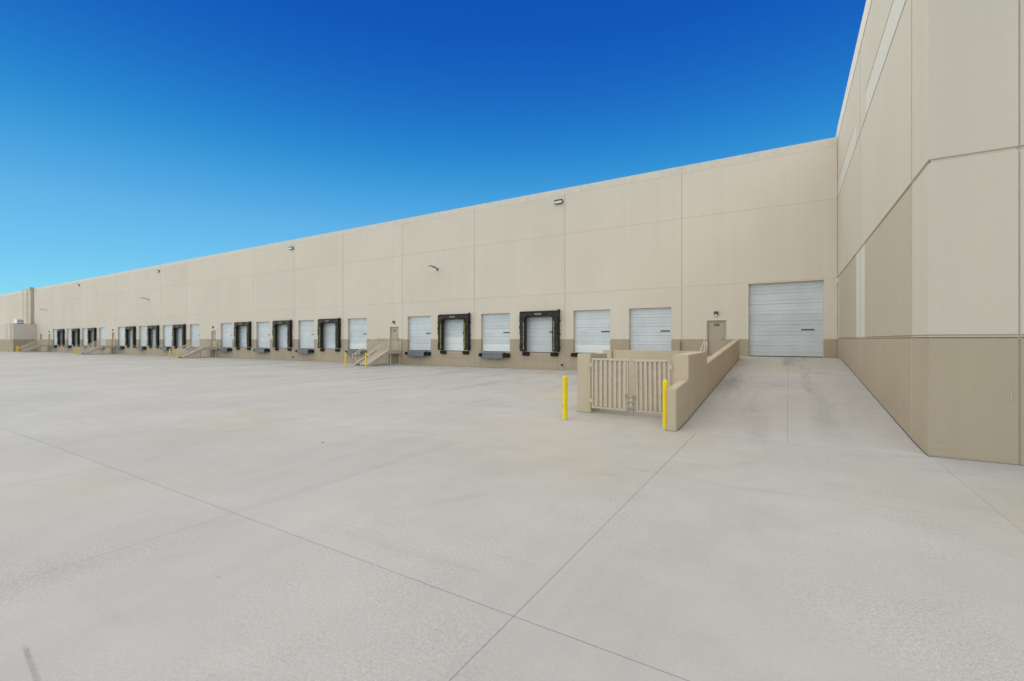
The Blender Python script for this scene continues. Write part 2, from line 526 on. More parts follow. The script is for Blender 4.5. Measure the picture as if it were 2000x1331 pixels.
def panel(name, parent, a0, a1, z0, z1, to_world, mats, matf, hgroove, vgroove=(), holes=(), jamb=0.2, edge=0.012, stop=None, corner=False):
    """one tilt-up panel in (a, z); matf(a, z) gives a material index; holes (a0,a1,z0,z1)"""
    za = groove(hgroove, z0, z1)
    aa = groove(vgroove, a0, a1)
    cuts_z, cuts_a = dict(za), dict(aa)
    for h in holes:
        for v in h[:2]: cuts_a.setdefault(round(v, 4), 0.0)
        for v in h[2:]: cuts_z.setdefault(round(v, 4), 0.0)
    for v in mats_cuts_z:
        if z0 < v < z1: cuts_z.setdefault(round(v, 4), 0.0)
    for v in mats_cuts_a:
        if a0 < v < a1: cuts_a.setdefault(round(v, 4), 0.0)
    for v in (z0, z1): cuts_z[round(v, 4)] = 0.0
    for v in (a0, a1): cuts_a[round(v, 4)] = 0.0
    # chamfered, set-back panel edges make the joint to the next panel
    if edge:
        for v, s in ((a0, 1), (a1, -1)):
            if corner and v == a0: continue
            cuts_a[round(v, 4)] = 0.02
            cuts_a[round(v + s * edge, 4)] = 0.02
            cuts_a[round(v + s * edge * 2.2, 4)] = 0.0
    seal = edge * (2.25 if edge > 0.015 else 1.0)      # deep joints are caulked out to their chamfers
    ca, cz = sorted(cuts_a), sorted(cuts_z)
    def depth(a, z):
        da, dz = cuts_a[a], cuts_z[z]
        if stop and dz and not stop(a, z): dz = 0.0
        return max(da, dz)
    bm = bmesh.new()
    vs = {}
    def vert(i, j, dep=None):
        k = (i, j, dep)
        if k not in vs:
            a, z = ca[i], cz[j]
            vs[k] = bm.verts.new(to_world(a, depth(a, z) if dep is None else dep, z))
        return vs[k]
    def hole(i, j):
        if i < 0 or j < 0 or i >= len(ca) - 1 or j >= len(cz) - 1: return None
        am, zm = (ca[i] + ca[i + 1]) / 2, (cz[j] + cz[j + 1]) / 2
        return any(h[0] < am < h[1] and h[2] < zm < h[3] for h in holes)
    for i in range(len(ca) - 1):
        for j in range(len(cz) - 1):
            if hole(i, j): continue
            f = bm.faces.new((vert(i, j), vert(i + 1, j), vert(i + 1, j + 1), vert(i, j + 1)))
            am, zm = (ca[i] + ca[i + 1]) / 2, (cz[j] + cz[j + 1]) / 2
            f.material_index = matf(am, zm)
            if edge and ((am - a0 < seal and not corner) or a1 - am < seal): f.material_index = len(mats)
            for (di, dj, p, q) in ((-1, 0, (i, j + 1), (i, j)), (1, 0, (i + 1, j), (i + 1, j + 1)), (0, -1, (i, j), (i + 1, j)), (0, 1, (i + 1, j + 1), (i, j + 1))):
                nb = hole(i + di, j + dj)
                if nb:
                    g = bm.faces.new((vert(*p), vert(*q), vert(*q, jamb), vert(*p, jamb))[::-1])
                    g.material_index = f.material_index
    bmesh.ops.recalc_face_normals(bm, faces=bm.faces)
    me = bpy.data.meshes.new(name)
    bm.to_mesh(me)
    bm.free()
    for m in mats: me.materials.append(m)
    me.materials.append(M['sealant_wing' if parent.name.startswith('warehouse_wing') else 'sealant'])
    return link(name, me, None, parent)

mats_cuts_z, mats_cuts_a = [], []

# ------------------------------------------------------------------ the long warehouse
PITCH = 8.095
J0 = -5.79
PAINT_Z = 2.215
TOPZ, CAPZ = 13.17, 12.70
warehouse = empty('warehouse', (0, D, 0))
tag(warehouse, 'very long low beige warehouse with a row of white dock doors', 'warehouse')
WB = lambda a, d, z: (a, d, z)       # local: the empty sits on the wall plane

def door_x(slot):                    # dock positions are 4.0475 m apart
    return -7.80 - 4.0475 * slot

joints = [WX] + [J0 - PITCH * i for i in range(0, 26)]
MAN = {-1: -3.79, 6: -31.09, 14: -63.5, 22: -96.0, 30: -128.5, 31.4: -133.9}
SHELTER = [2, 4, 8, 10, 12, 16, 18, 20, 24, 26, 28]
PLAIN = [0, 1, 3, 5, 7, 9, 11, 13, 15, 17, 19, 21, 23, 25, 27, 29]
DW, DTOP = 2.74, 4.27
allh = [(-2.04, 1.63, 1.205, 5.47)]
for s in SHELTER + PLAIN:
    x = door_x(s)
    allh.append((x - DW / 2, x + DW / 2, dock_z(x), DTOP))
MANTOP = 3.36
for k, x in MAN.items():
    w = 0.53
    allh.append((x - w, x + w, dock_z(x), MANTOP))

for i, (b, a) in enumerate(zip(joints, joints[1:])):
    hs = [h for h in allh if h[0] > a and h[1] < b]
    pits = [(h[0] - 0.1, h[1] + 0.1) for h in hs if h[3] == DTOP]
    vg = []
    mats_cuts_z[:] = [PAINT_Z]
    panel('wall_panel', warehouse, a, b, -0.5, CAPZ, WB, [M['beige'], M['base']],
          lambda p, q: 1 if q < PAINT_Z else 0,
          [(5.515, 0.024, 0.016), (9.83, 0.024, 0.016), (PAINT_Z, 0.014, 0.007)], vg, hs,
          jamb=0.3)
    part('parapet_cap', M['cap'], warehouse, lambda bm: add_box(bm, a + 0.004, b - 0.004, -0.008, 0.34, CAPZ - 0.012, TOPZ, 0.006))
    part('joint_backing', M['sealant'], warehouse, lambda bm: add_box(bm, a - 0.03, a + 0.03, 0.024, 0.06, -0.4, CAPZ - 0.05))
mats_cuts_z[:] = []
part('roof', M['roof'], warehouse, lambda bm: add_box(bm, joints[-1], WX + 0.2, 0.35, 70, 11.9, 12.2))
part('rear_wall', M['beige'], warehouse, lambda bm: add_box(bm, joints[-1], WX + 0.2, 70, 70.3, -0.5, 13))
part('end_wall', M['beige'], warehouse, lambda bm: add_box(bm, joints[-1] - 0.3, joints[-1], 0, 70.3, -0.5, 13))

# sectional overhead doors
def section_mesh(w, h, name):
    bm = bmesh.new()
    prof = [(0.003, 0.03), (0.003, 0.004), (0.012, 0.0), (h * 0.31, 0.0), (h * 0.31 + 0.010, 0.014), (h * 0.31 + 0.022, 0.014), (h * 0.31 + 0.036, -0.002),
            (h * 0.64, -0.002), (h * 0.64 + 0.01, 0.004), (h * 0.64 + 0.018, 0.004), (h * 0.64 + 0.028, 0.0), (h - 0.016, 0.0), (h - 0.006, 0.012), (h - 0.001, 0.03)]
    L = [bm.verts.new((-w / 2, y, z)) for z, y in prof]
    Rr = [bm.verts.new((w / 2, y, z)) for z, y in prof]
    for i in range(len(prof) - 1):
        bm.faces.new((L[i], Rr[i], Rr[i + 1], L[i + 1]))
    a = [bm.verts.new((-w / 2, 0.045, z)) for z in (0.003, h - 0.001)]
    b = [bm.verts.new((w / 2, 0.045, z)) for z in (0.003, h - 0.001)]
    bm.faces.new((a[0], a[1], b[1], b[0]))
    bm.faces.new(L + [a[1], a[0]])
    bm.faces.new((Rr + [b[1], b[0]])[::-1])
    bm.faces.new((L[-1], Rr[-1], b[1], a[1]))
    bm.faces.new((L[0], a[0], b[0], Rr[0]))
    return bm_mesh(bm, name)

_sec = {}
def sections(w, h, bright):
    k = (round(w, 3), round(h, 4), bright)
    if k not in _sec:
        me = section_mesh(w, h, 'door_section')
        me.materials.append(M['door_new' if bright else 'door'])
        _sec[k] = me
    return _sec[k]

def overhead_door(xc, w, z0, z1, n, near=True, bright=(), slot_right=0.12):
    rec = 0.2
    def frame(bm):
        for s in (-1, 1):
            add_box(bm, *sorted((s * (w / 2 - 0.045), s * (w / 2 - 0.002))), rec - 0.012, rec + 0.06, 0.0, z1 - z0 - 0.002)
        add_box(bm, -w / 2 + 0.046, w / 2 - 0.046, rec - 0.01, rec + 0.06, z1 - z0 - 0.05, z1 - z0 - 0.003)
    d = part('overhead_door', M['greymetal' if False else 'cap'], warehouse, frame, loc=(xc, 0, z0))
    part('bottom_seal', M['black'], d, lambda bm: add_box(bm, -w / 2 + 0.05, w / 2 - 0.05, rec + 0.005, rec + 0.05, 0.0, 0.035))
    h = (z1 - z0 - 0.035 - 0.01) / n
    sw = w - 0.03
    if near:
        for k in range(n):
            link('door_section', sections(sw, h, k in bright), None, d, loc=(0, rec + 0.02, 0.036 + h * k))
    else:
        bm = bmesh.new()
        tmp = sections(sw, h, False)
        for k in range(n):
            c = len(bm.verts)
            bm.from_mesh(tmp)
            bm.verts.ensure_lookup_table()
            for v in bm.verts[c:]: v.co += Vector((0, rec + 0.02, 0.036 + h * k))
        me = bpy.data.meshes.new('door_sections')
        bm.to_mesh(me); bm.free()
        link('door_sections', me, M['door'], d)
    # narrow vision slot
    sx1 = w / 2 - slot_right
    zz = 2.75 - z0
    part('slot_window', M['slotglass'], d, lambda bm: add_box(bm, sx1 - 0.62, sx1, rec + 0.006, rec + 0.03, zz - 0.045, zz + 0.045, 0.006))
    def fr(bm):
        t = 0.03
        x0, x1, za, zb = sx1 - 0.62, sx1, zz - 0.045, zz + 0.045
        add_box(bm, x0 - t, x1 + t, rec + 0.002, rec + 0.022, zb, zb + t)
        add_box(bm, x0 - t, x1 + t, rec + 0.002, rec + 0.022, za - t, za)
        add_box(bm, x0 - t, x0, rec + 0.003, rec + 0.022, za, zb)
        add_box(bm, x1, x1 + t, rec + 0.003, rec + 0.022, za, zb)
    part('slot_frame', M['door'], d, fr)
    return d

tag(overhead_door(-0.205, 3.67, 1.205, 5.47, 7, True, (), 0.42), 'large white drive-in overhead door at the top of the ramp')
BR = {1: (0,), 3: (0,), 4: (0, 1), 7: (0,)}
for s in PLAIN + SHELTER:
    x = door_x(s)
    overhead_door(x, DW, dock_z(x), DTOP, 5, x > -62, BR.get(s, ()))

# personnel doors
def text_mesh(s, size):
    cu = bpy.data.curves.new('text', 'FONT')
    cu.body = s
    cu.size = size
    cu.align_x = 'CENTER'
    cu.extrude = 0.003
    cu.offset = size * 0.034
    cu.space_character = 1.12
    t = bpy.data.objects.new('text', cu)
    COL.objects.link(t)
    dg = bpy.context.evaluated_depsgraph_get()
    me = bpy.data.meshes.new_from_object(t.evaluated_get(dg))
    bpy.data.objects.remove(t)
    return me

for k, x in MAN.items():
    z0 = dock_z(x)
    h = MANTOP - z0
    w = 0.53
    d = part('personnel_door', M['mandoor'], warehouse, lambda bm: add_box(bm, -w + 0.06, w - 0.06, 0.055, 0.10, 0.015, h - 0.06, 0.004), loc=(x, 0, z0))
    def frame(bm):
        add_box(bm, -w - 0.015, -w + 0.055, -0.012, 0.09, 0, h + 0.015)
        add_box(bm, w - 0.055, w + 0.015, -0.012, 0.09, 0, h + 0.015)
        add_box(bm, -w + 0.055, w - 0.055, -0.012, 0.09, h - 0.055, h + 0.015)
    part('door_frame', M['mandoor'], d, frame)
    part('drip_cap', M['steel_pale'], d, lambda bm: add_box(bm, -w - 0.05, w + 0.05, -0.05, -0.0125, h + 0.012, h + 0.035))
    part('threshold', M['greymetal'], d, lambda bm: add_box(bm, -w + 0.056, w - 0.056, 0.0, 0.12, 0.0, 0.013))
    part('recess_panel', M['mandoor'], d, lambda bm: add_box(bm, -w, w, 0.12, 0.16, 0, h))
    def handle(bm):
        hx = w - 0.16
        add_tube(bm, [(hx, 0.06, 0.98), (hx, -0.01, 0.98), (hx - 0.13, -0.015, 0.98)], 0.013)
        add_box(bm, hx - 0.035, hx + 0.035, 0.045, 0.056, 0.90, 1.14, 0.003)
        add_lathe(bm, [(0.0, 1.10), (0.024, 1.10), (0.024, 1.13), (0.0, 1.13)], 10, (hx, 0.035))
    part('door_handle', M['brass'], d, handle)
    def hinge(bm):
        for zz in (0.25, 1.05, 1.85):
            add_tube(bm, [(-w + 0.058, 0.045, zz - 0.055), (-w + 0.058, 0.045, zz + 0.055)], 0.011, 6)
    part('hinges', M['bronze'], d, hinge)
    if k == -1:
        me = text_mesh('120', 0.21)
        link('door_number', me, M['print'], d, loc=(0.0, 0.050, 1.80), rot=(R(90), 0, 0))
        part('peephole', M['bronze'], d, lambda bm: add_box(bm, -0.02, 0.02, 0.049, 0.06, 1.50, 1.525, 0.004))
    else:
        part('number_plate', M['bronze'], d, lambda bm: add_box(bm, -0.17, 0.17, 0.046, 0.0548, 1.72, 1.90, 0.003))
        part('plate_face', M['mandoor'], d, lambda bm: (add_box(bm, -0.14, -0.03, 0.043, 0.0458, 1.755, 1.865), add_box(bm, -0.005, 0.06, 0.043, 0.0458, 1.755, 1.865), add_box(bm, 0.075, 0.14, 0.043, 0.0458, 1.82, 1.865)))

# formed outline of the leveler pits in the base of the wall
for s in SHELTER + PLAIN:
    x = door_x(s)
    if x < -64: continue
    z = dock_z(x)
    if s in (0,): continue
    def pit(bm):
        hw = 1.42
        for zz in ((z - 0.32, z - 0.55) if s in SHELTER else (z - 0.62,)):
            add_box(bm, -hw, hw, -0.006, 0.004, zz - 0.009, zz + 0.009)
        for sx in (-1, 1):
            add_box(bm, sx * hw - 0.009, sx * hw + 0.009, -0.0075, 0.004, yard_z(x) + 0.05, z - 0.02)
    part('pit_edge_angle', M['pitline'], warehouse, pit, loc=(x, 0, 0))

# roof drain outlets low on the wall
for i, x in enumerate((-14.1, -46.5)):
    def drain(bm):
        add_lathe(bm, [(0.035, 0.0), (0.075, 0.0), (0.075, 0.10), (0.06, 0.11), (0.05, 0.02), (0.0, 0.02)], 16)
    part('drain_outlet', M['bronze'], warehouse, drain, True, loc=(x, 0.01, 0.36 + yard_z(x)), rot=(R(90), 0, 0))

# ------------------------------------------------------------------ the wing on the right
wing = empty('warehouse_wing', (WX, WY, 0))
tag(wing, 'tall projecting warehouse wing with grey-beige and tan paint bands beside the ramp', 'building')
WTOP, WCAP = 13.66, 12.95
# side wall, local a = world Y - WY, facing -X
WS = lambda a, d, z: (d, a if a > 0 else d, z)     # mitred at the outer corner
def wing_mat(a, z):
    y = a + WY
    if z < 2.25: return 3
    if z < 5.555 and (12.81 < y < 19.87 or 22.25 < y < 29.2): return 2
    if 9.83 < z < 10.75 and not 19.5 < y < 22.25: return 1
    if z < 5.555 and (19.87 < y < 22.25): return 1
    return 0
wm = [M['wing'], M['wing_light'], M['wing_tan'], M['wing_base']]
mats_cuts_z[:] = [2.25, 5.555, 9.83, 10.75]
mats_cuts_a[:] = [19.5 - WY, 19.87 - WY, 22.25 - WY, 29.2 - WY]
hg = [(2.25, 0.045, 0.034), (5.555, 0.045, 0.034), (9.83, 0.042, 0.03), (10.75, 0.036, 0.026)]
def stop(a, z):
    y = a + WY
    if abs(z - 10.75) < 0.05 and 19.5 < y < 22.3: return False
    return True
segs = [0.0, 12.81 - WY, 21.06 - WY, D - WY + 0.05]
for a, b in zip(segs, segs[1:]):
    panel('side_panel', wing, a, b, -0.5, WCAP, WS, wm, wing_mat, hg, (), (), jamb=0.3, edge=0.022, stop=stop, corner=(a == 0))
    part('parapet_cap', M['cap'], wing, lambda bm: add_box(bm, -0.02, 0.34, a + (0.004 if a > 0 else -0.02), b - 0.004, WCAP - 0.012, WTOP, 0.01))
    if a > 0:
        part('joint_backing', M['sealant'], wing, lambda bm: add_box(bm, 0.024, 0.06, a - 0.03, a + 0.03, -0.4, WCAP - 0.05))
# end wall facing the camera, local a = world X - WX
mats_cuts_a[:] = []
mats_cuts_z[:] = [2.25]
WE = lambda a, d, z: (a if a > 0 else d, d, z)
for a, b in zip([0.0, 1.20, 9.3, 17.4, 25.5], [1.20, 9.3, 17.4, 25.5, 40.0]):
    panel('end_panel', wing, a, b, -0.5, WCAP, WE, [M['wing'], M['wing_base']], lambda p, q: 1 if q < 2.25 else 0,
          hg, (), (), jamb=0.3, edge=0.007, corner=(a == 0))
    part('parapet_cap', M['cap'], wing, lambda bm: add_box(bm, a + 0.345 if a == 0 else a + 0.004, b - 0.004, -0.02, 0.34, WCAP - 0.012, WTOP, 0.01))
    part('joint_backing', M['sealant'], wing, lambda bm: add_box(bm, b - 0.03, b + 0.03, 0.03, 0.06, -0.4, WCAP - 0.05))
mats_cuts_z[:] = []
part('roof', M['roof'], wing, lambda bm: add_box(bm, 0.35, 40, 0.35, 80, 12.3, 12.6))
part('side_wall_rear', M['wing'], wing, lambda bm: add_box(bm, 0.0, 0.3, D - WY + 0.06, 80, 12.0, WTOP))
# hairline plaster repair on the end wall
def patch(bm):
    add_tube(bm, [(1.10, -0.001, 1.62), (1.105, -0.002, 1.42), (1.10, -0.001, 1.24)], 0.006, 5)
    add_tube(bm, [(1.10, -0.001, 1.26), (1.102, -0.004, 1.19), (1.095, -0.001, 1.12)], 0.014, 6)
part('caulk_repair', M['wing_tan'], wing, patch)
al = part('alarm_sounder', M['steel_pale'], wing, lambda bm: (add_box(bm, -0.10, -0.001, 18.45, 18.57, 5.2, 5.45, 0.015),))

# ------------------------------------------------------------------ dock shelters
def wrinkle_box(bm, x0, x1, y0, y1, z0, z1, nx, ny, nz, amp, seed, freq=2.2, aniso=(1, 1, 1)):
    pts = {}
    def vtx(i, j, k):
        key = (i, j, k)
        if key not in pts:
            p = Vector((x0 + (x1 - x0) * i / nx, y0 + (y1 - y0) * j / ny, z0 + (z1 - z0) * k / nz))
            q = Vector((p.x * aniso[0], p.y * aniso[1], p.z * aniso[2])) * freq + Vector((seed, seed * 0.7, 0))
            nv = mnoise.noise_vector(q) + 0.5 * mnoise.noise_vector(q * 2.3)
            back = (p.y - y0) / (y1 - y0)
            pts[key] = bm.verts.new(p + nv * amp * (1 - 0.9 * back))
        return pts[key]
    for k in range(nz):
        for i in range(nx):
            for j in (0, ny):
                bm.faces.new((vtx(i, j, k), vtx(i + 1, j, k), vtx(i + 1, j, k + 1), vtx(i, j, k + 1)))
        for j in range(ny):
            for i in (0, nx):
                bm.faces.new((vtx(i, j, k), vtx(i, j + 1, k), vtx(i, j + 1, k + 1), vtx(i, j, k + 1)))
    for i in range(nx):
        for j in range(ny):
            for k in (0, nz):
                bm.faces.new((vtx(i, j, k), vtx(i + 1, j, k), vtx(i + 1, j + 1, k), vtx(i, j + 1, k)))

def pad_mesh(side):
    bm = bmesh.new()
    xo, xi = 1.62, 1.17
    wrinkle_box(bm, *sorted((side * xo, side * xi)), -0.30, -0.003, 0.09, 2.72, 5, 4, 30, 0.045, 3.1 + side, 2.9)
    for v in bm.verts:        # front tapers in towards the opening
        f = (-0.003 - v.co.y) / 0.297
        if abs(v.co.x) < 1.25: v.co.x -= side * 0.05 * f
    return bm_mesh(bm, 'side_pad', True)

def head_mesh():
    bm = bmesh.new()
    wrinkle_box(bm, -1.63, 1.63, -0.34, -0.003, 2.68, 3.10, 40, 4, 8, 0.075, 9.4, 2.1, (1.5, 1, 2.6))
    for v in bm.verts:
        t = abs(v.co.x) / 1.63
        f = (-0.003 - v.co.y) / 0.317
        if v.co.z < 2.82: v.co.z -= 0.26 * max(0, t - 0.60) / 0.40
        if v.co.z > 3.0: v.co.z -= 0.05 * f + 0.02 * math.sin(v.co.x * 5)
    return bm_mesh(bm, 'head_pad', True)

PADS = {s: pad_mesh(s) for s in (-1, 1)}
HEAD = head_mesh()
for me in list(PADS.values()) + [HEAD]: me.materials.append(M['fabric'])
def strip_mesh(side):
    bm = bmesh.new()
    z = 0.22
    for k in range(5):
        L = (0.40, 0.36, 0.42, 0.33, 0.38)[k]
        x = side * (1.27 + 0.004 * (k % 2))
        add_box(bm, x - 0.022, x + 0.022, -0.345, -0.295, z, z + L)
        z += L + 0.045
    return bm_mesh(bm, 'guide_strip')
STRIPS = {s: strip_mesh(s) for s in (-1, 1)}
for me in STRIPS.values(): me.materials.append(M['yellow_strip'])
bm = bmesh.new(); add_box(bm, -0.30, 0.30, -0.40, -0.33, 2.80, 2.95, 0.006)
PLATE = bm_mesh(bm, 'head_plate'); PLATE.materials.append(M['fabric_edge'])
bm = bmesh.new(); add_box(bm, -1.66, 1.66, -0.18, -0.002, 3.085, 3.125, 0.008)
FLASH = bm_mesh(bm, 'top_flashing'); FLASH.materials.append(M['fabric_edge'])
bm = bmesh.new()
add_prism(bm, [(1.60, 3.0), (1.67, 3.02), (1.68, 3.22), (1.45, 3.11)], 1, -0.20, -0.16)
CORNER = bm_mesh(bm, 'corner_flap'); CORNER.materials.append(M['fabric'])
bm = bmesh.new()
for zz in (0.35, 1.35, 2.35):
    add_box(bm, 1.625, 1.69, -0.06, -0.002, zz, zz + 0.07)
BRACK = bm_mesh(bm, 'fixing_brackets'); BRACK.materials.append(M['black'])
bm = bmesh.new()
add_box(bm, -0.29, 0.29, -0.13, -0.002, -0.13, 0.12, 0.012)
for k in range(12):
    add_box(bm, -0.275 + k * 0.05 - 0.018, -0.275 + k * 0.05 + 0.018, -0.142, -0.128, -0.12, 0.11, 0.003)
BUMP = bm_mesh(bm, 'bumper'); BUMP.materials.append(M['black'])

for n, s in enumerate(SHELTER):
    x = door_x(s)
    z = dock_z(x)
    t = empty('dock_shelter', (x, D, z))
    tag(t, 'black vinyl dock shelter around a white door, %s from the gated enclosure' % ORD[n], 'dock shelter', 'black dock shelters along the wall')
    for sd in (-1, 1):
        link('side_pad', PADS[sd], None, t)
        link('guide_strip', STRIPS[sd], None, t)
    link('head_pad', HEAD, None, t)
    link('number_plate', PLATE, None, t)
    link('top_flashing', FLASH, None, t)
    link('corner_flap', CORNER, None, t)
    link('fixing_brackets', BRACK, None, t)
    for sd in (-1, 1):
        b = link('dock_bumper', BUMP, None, None, loc=(x + sd * 1.20, D, z - 0.11))
        tag(b, 'black rubber bumper below the %s pad of the %s dock shelter from the enclosure' % ('nearer' if sd > 0 else 'farther', ORD[n]), 'bumper', 'black rubber bumpers below the shelters')

# bumpers of the bay behind the enclosure
for sd in (-1, 1):
    x = door_x(1)
    b = link('dock_bumper', BUMP, None, None, loc=(x + sd * 1.22, D, dock_z(x) - 0.11))
    tag(b, 'black bumper below the dock door behind the enclosure pier, on the %s side' % ('drive-in door' if sd > 0 else 'shelter'), 'bumper', 'black rubber bumpers below the shelters')

# ------------------------------------------------------------------ edge-of-dock levelers
bm = bmesh.new()
add_prism(bm, [(-0.002, -0.02), (-0.40, -0.09), (-0.40, -0.115), (-0.002, -0.055)], 0, -0.95, 0.95)
LV_DECK = bm_mesh(bm, 'deck_plate')
bm = bmesh.new(); add_box(bm, -0.95, 0.95, -0.435, -0.402, -0.50, -0.085, 0.006)
LV_LIP = bm_mesh(bm, 'lip_plate')
bm = bmesh.new()
for sx in (-0.7, 0, 0.7): add_box(bm, sx - 0.02, sx + 0.02, -0.40, -0.002, -0.40, -0.118)
add_box(bm, -1.40, 1.40, -0.012, -0.001, -0.45, -0.06)
LV_BR = bm_mesh(bm, 'mounting_bracket')
bm = bmesh.new()
for k in range(5): add_box(bm, -0.80 + 0.4 * k - 0.06, -0.80 + 0.4 * k + 0.06, -0.409, -0.395, -0.085, -0.07)
LV_HG = bm_mesh(bm, 'lip_hinge')
bm = bmesh.new()
add_box(bm, -0.20, 0.20, -0.31, -0.013, -0.14, 0.14, 0.012)
for k in range(9): add_box(bm, -0.185 + k * 0.046 - 0.017, -0.185 + k * 0.046 + 0.017, -0.322, -0.308, -0.13, 0.13, 0.003)
LV_BU = bm_mesh(bm, 'bumper')
for m_, k in ((LV_DECK, 'leveler'), (LV_LIP, 'leveler'), (LV_BR, 'leveler'), (LV_HG, 'black'), (LV_BU, 'black')): m_.materials.append(M[k])
LEV = [s for s in PLAIN if s not in (0, 1)]
for n, s in enumerate(LEV):
    x = door_x(s)
    z = dock_z(x)
    t = empty('dock_leveler', (x, D, z))
    tag(t, 'grey steel dock leveler with black bumpers under a white door, %s from the enclosure' % ORD[n], 'dock leveler', 'grey dock levelers along the wall')
    link('deck_plate', LV_DECK, None, t)
    link('lip_plate', LV_LIP, None, t)
    link('mounting_bracket', LV_BR, None, t)
    link('lip_hinge', LV_HG, None, t)
    for sd in (-1, 1):
        link('bumper', LV_BU, None, t, loc=(sd * 1.19, 0, -0.25))

# ------------------------------------------------------------------ bollards
bm = bmesh.new()
add_lathe(bm, [(0.066, 0.0), (0.066, 1.12), (0.064, 1.15), (0.056, 1.175), (0.040, 1.195), (0.020, 1.205), (0.0, 1.208)], 24)
BOL = bm_mesh(bm, 'sleeve', True); BOL.materials.append(M['bollard'])
bm = bmesh.new()
add_lathe(bm, [(0.0675, 0.0), (0.11, 0.0), (0.105, 0.012), (0.0675, 0.018)], 24)
BOLB = bm_mesh(bm, 'grout_ring', True); BOLB.materials.append(M['slab'])
def bollard(x, y, label, group, zoff=0.0):
    t = empty('bollard', (x, y, yard_z(x) + zoff))
    tag(t, label, 'bollard', group)
    link('sleeve', BOL, None, t)
    link('grout_ring', BOLB, None, t)
    return t
b1 = bollard(-5.28, 11.49, 'yellow bollard with black scuff spots standing free in front of the left enclosure pier', 'yellow bollards by the enclosure')
b2 = bollard(-2.60, 11.55, 'yellow bollard standing tight against the low end of the ramp wall', 'yellow bollards by the enclosure')
for (t, spots) in ((b1, ((0.55, 210, 0.014), (0.40, 222, 0.018), (0.325, 215, 0.02), (0.36, 200, 0.008))), (b2, ((0.42, 340, 0.012), (0.36, 345, 0.009)))):
    for zz, aa, rr in spots:
        a = R(aa)
        part('scuff_mark', M['scuff'], t, lambda bm: bmesh.ops.create_icosphere(bm, subdivisions=2, radius=1.0), True,
             loc=(0.0655 * math.cos(a), 0.0655 * math.sin(a), zz), rot=(0, 0, a), scale=(0.003, rr * 0.8, rr))
STAIRS = [MAN[6], MAN[14], MAN[22], MAN[30]]
for n, x in enumerate(STAIRS):
    for dx, y, w in ((1.7, 25.45, 'nearer side'), (-1.3, 25.85, 'farther side')):
        bollard(x + dx, y, 'yellow bollard at the foot of the %s metal stair from the enclosure, %s' % (ORD[n], w), 'yellow bollards at the stair feet')
bollard(-137.0, 26.0, 'yellow bollard beside the caged ladder on the projecting plant room, the far one', 'yellow bollards by the plant room')
bollard(-134.4, 26.0, 'yellow bollard before the corner of the projecting plant room, next to the stair bollards', 'yellow bollards by the plant room')

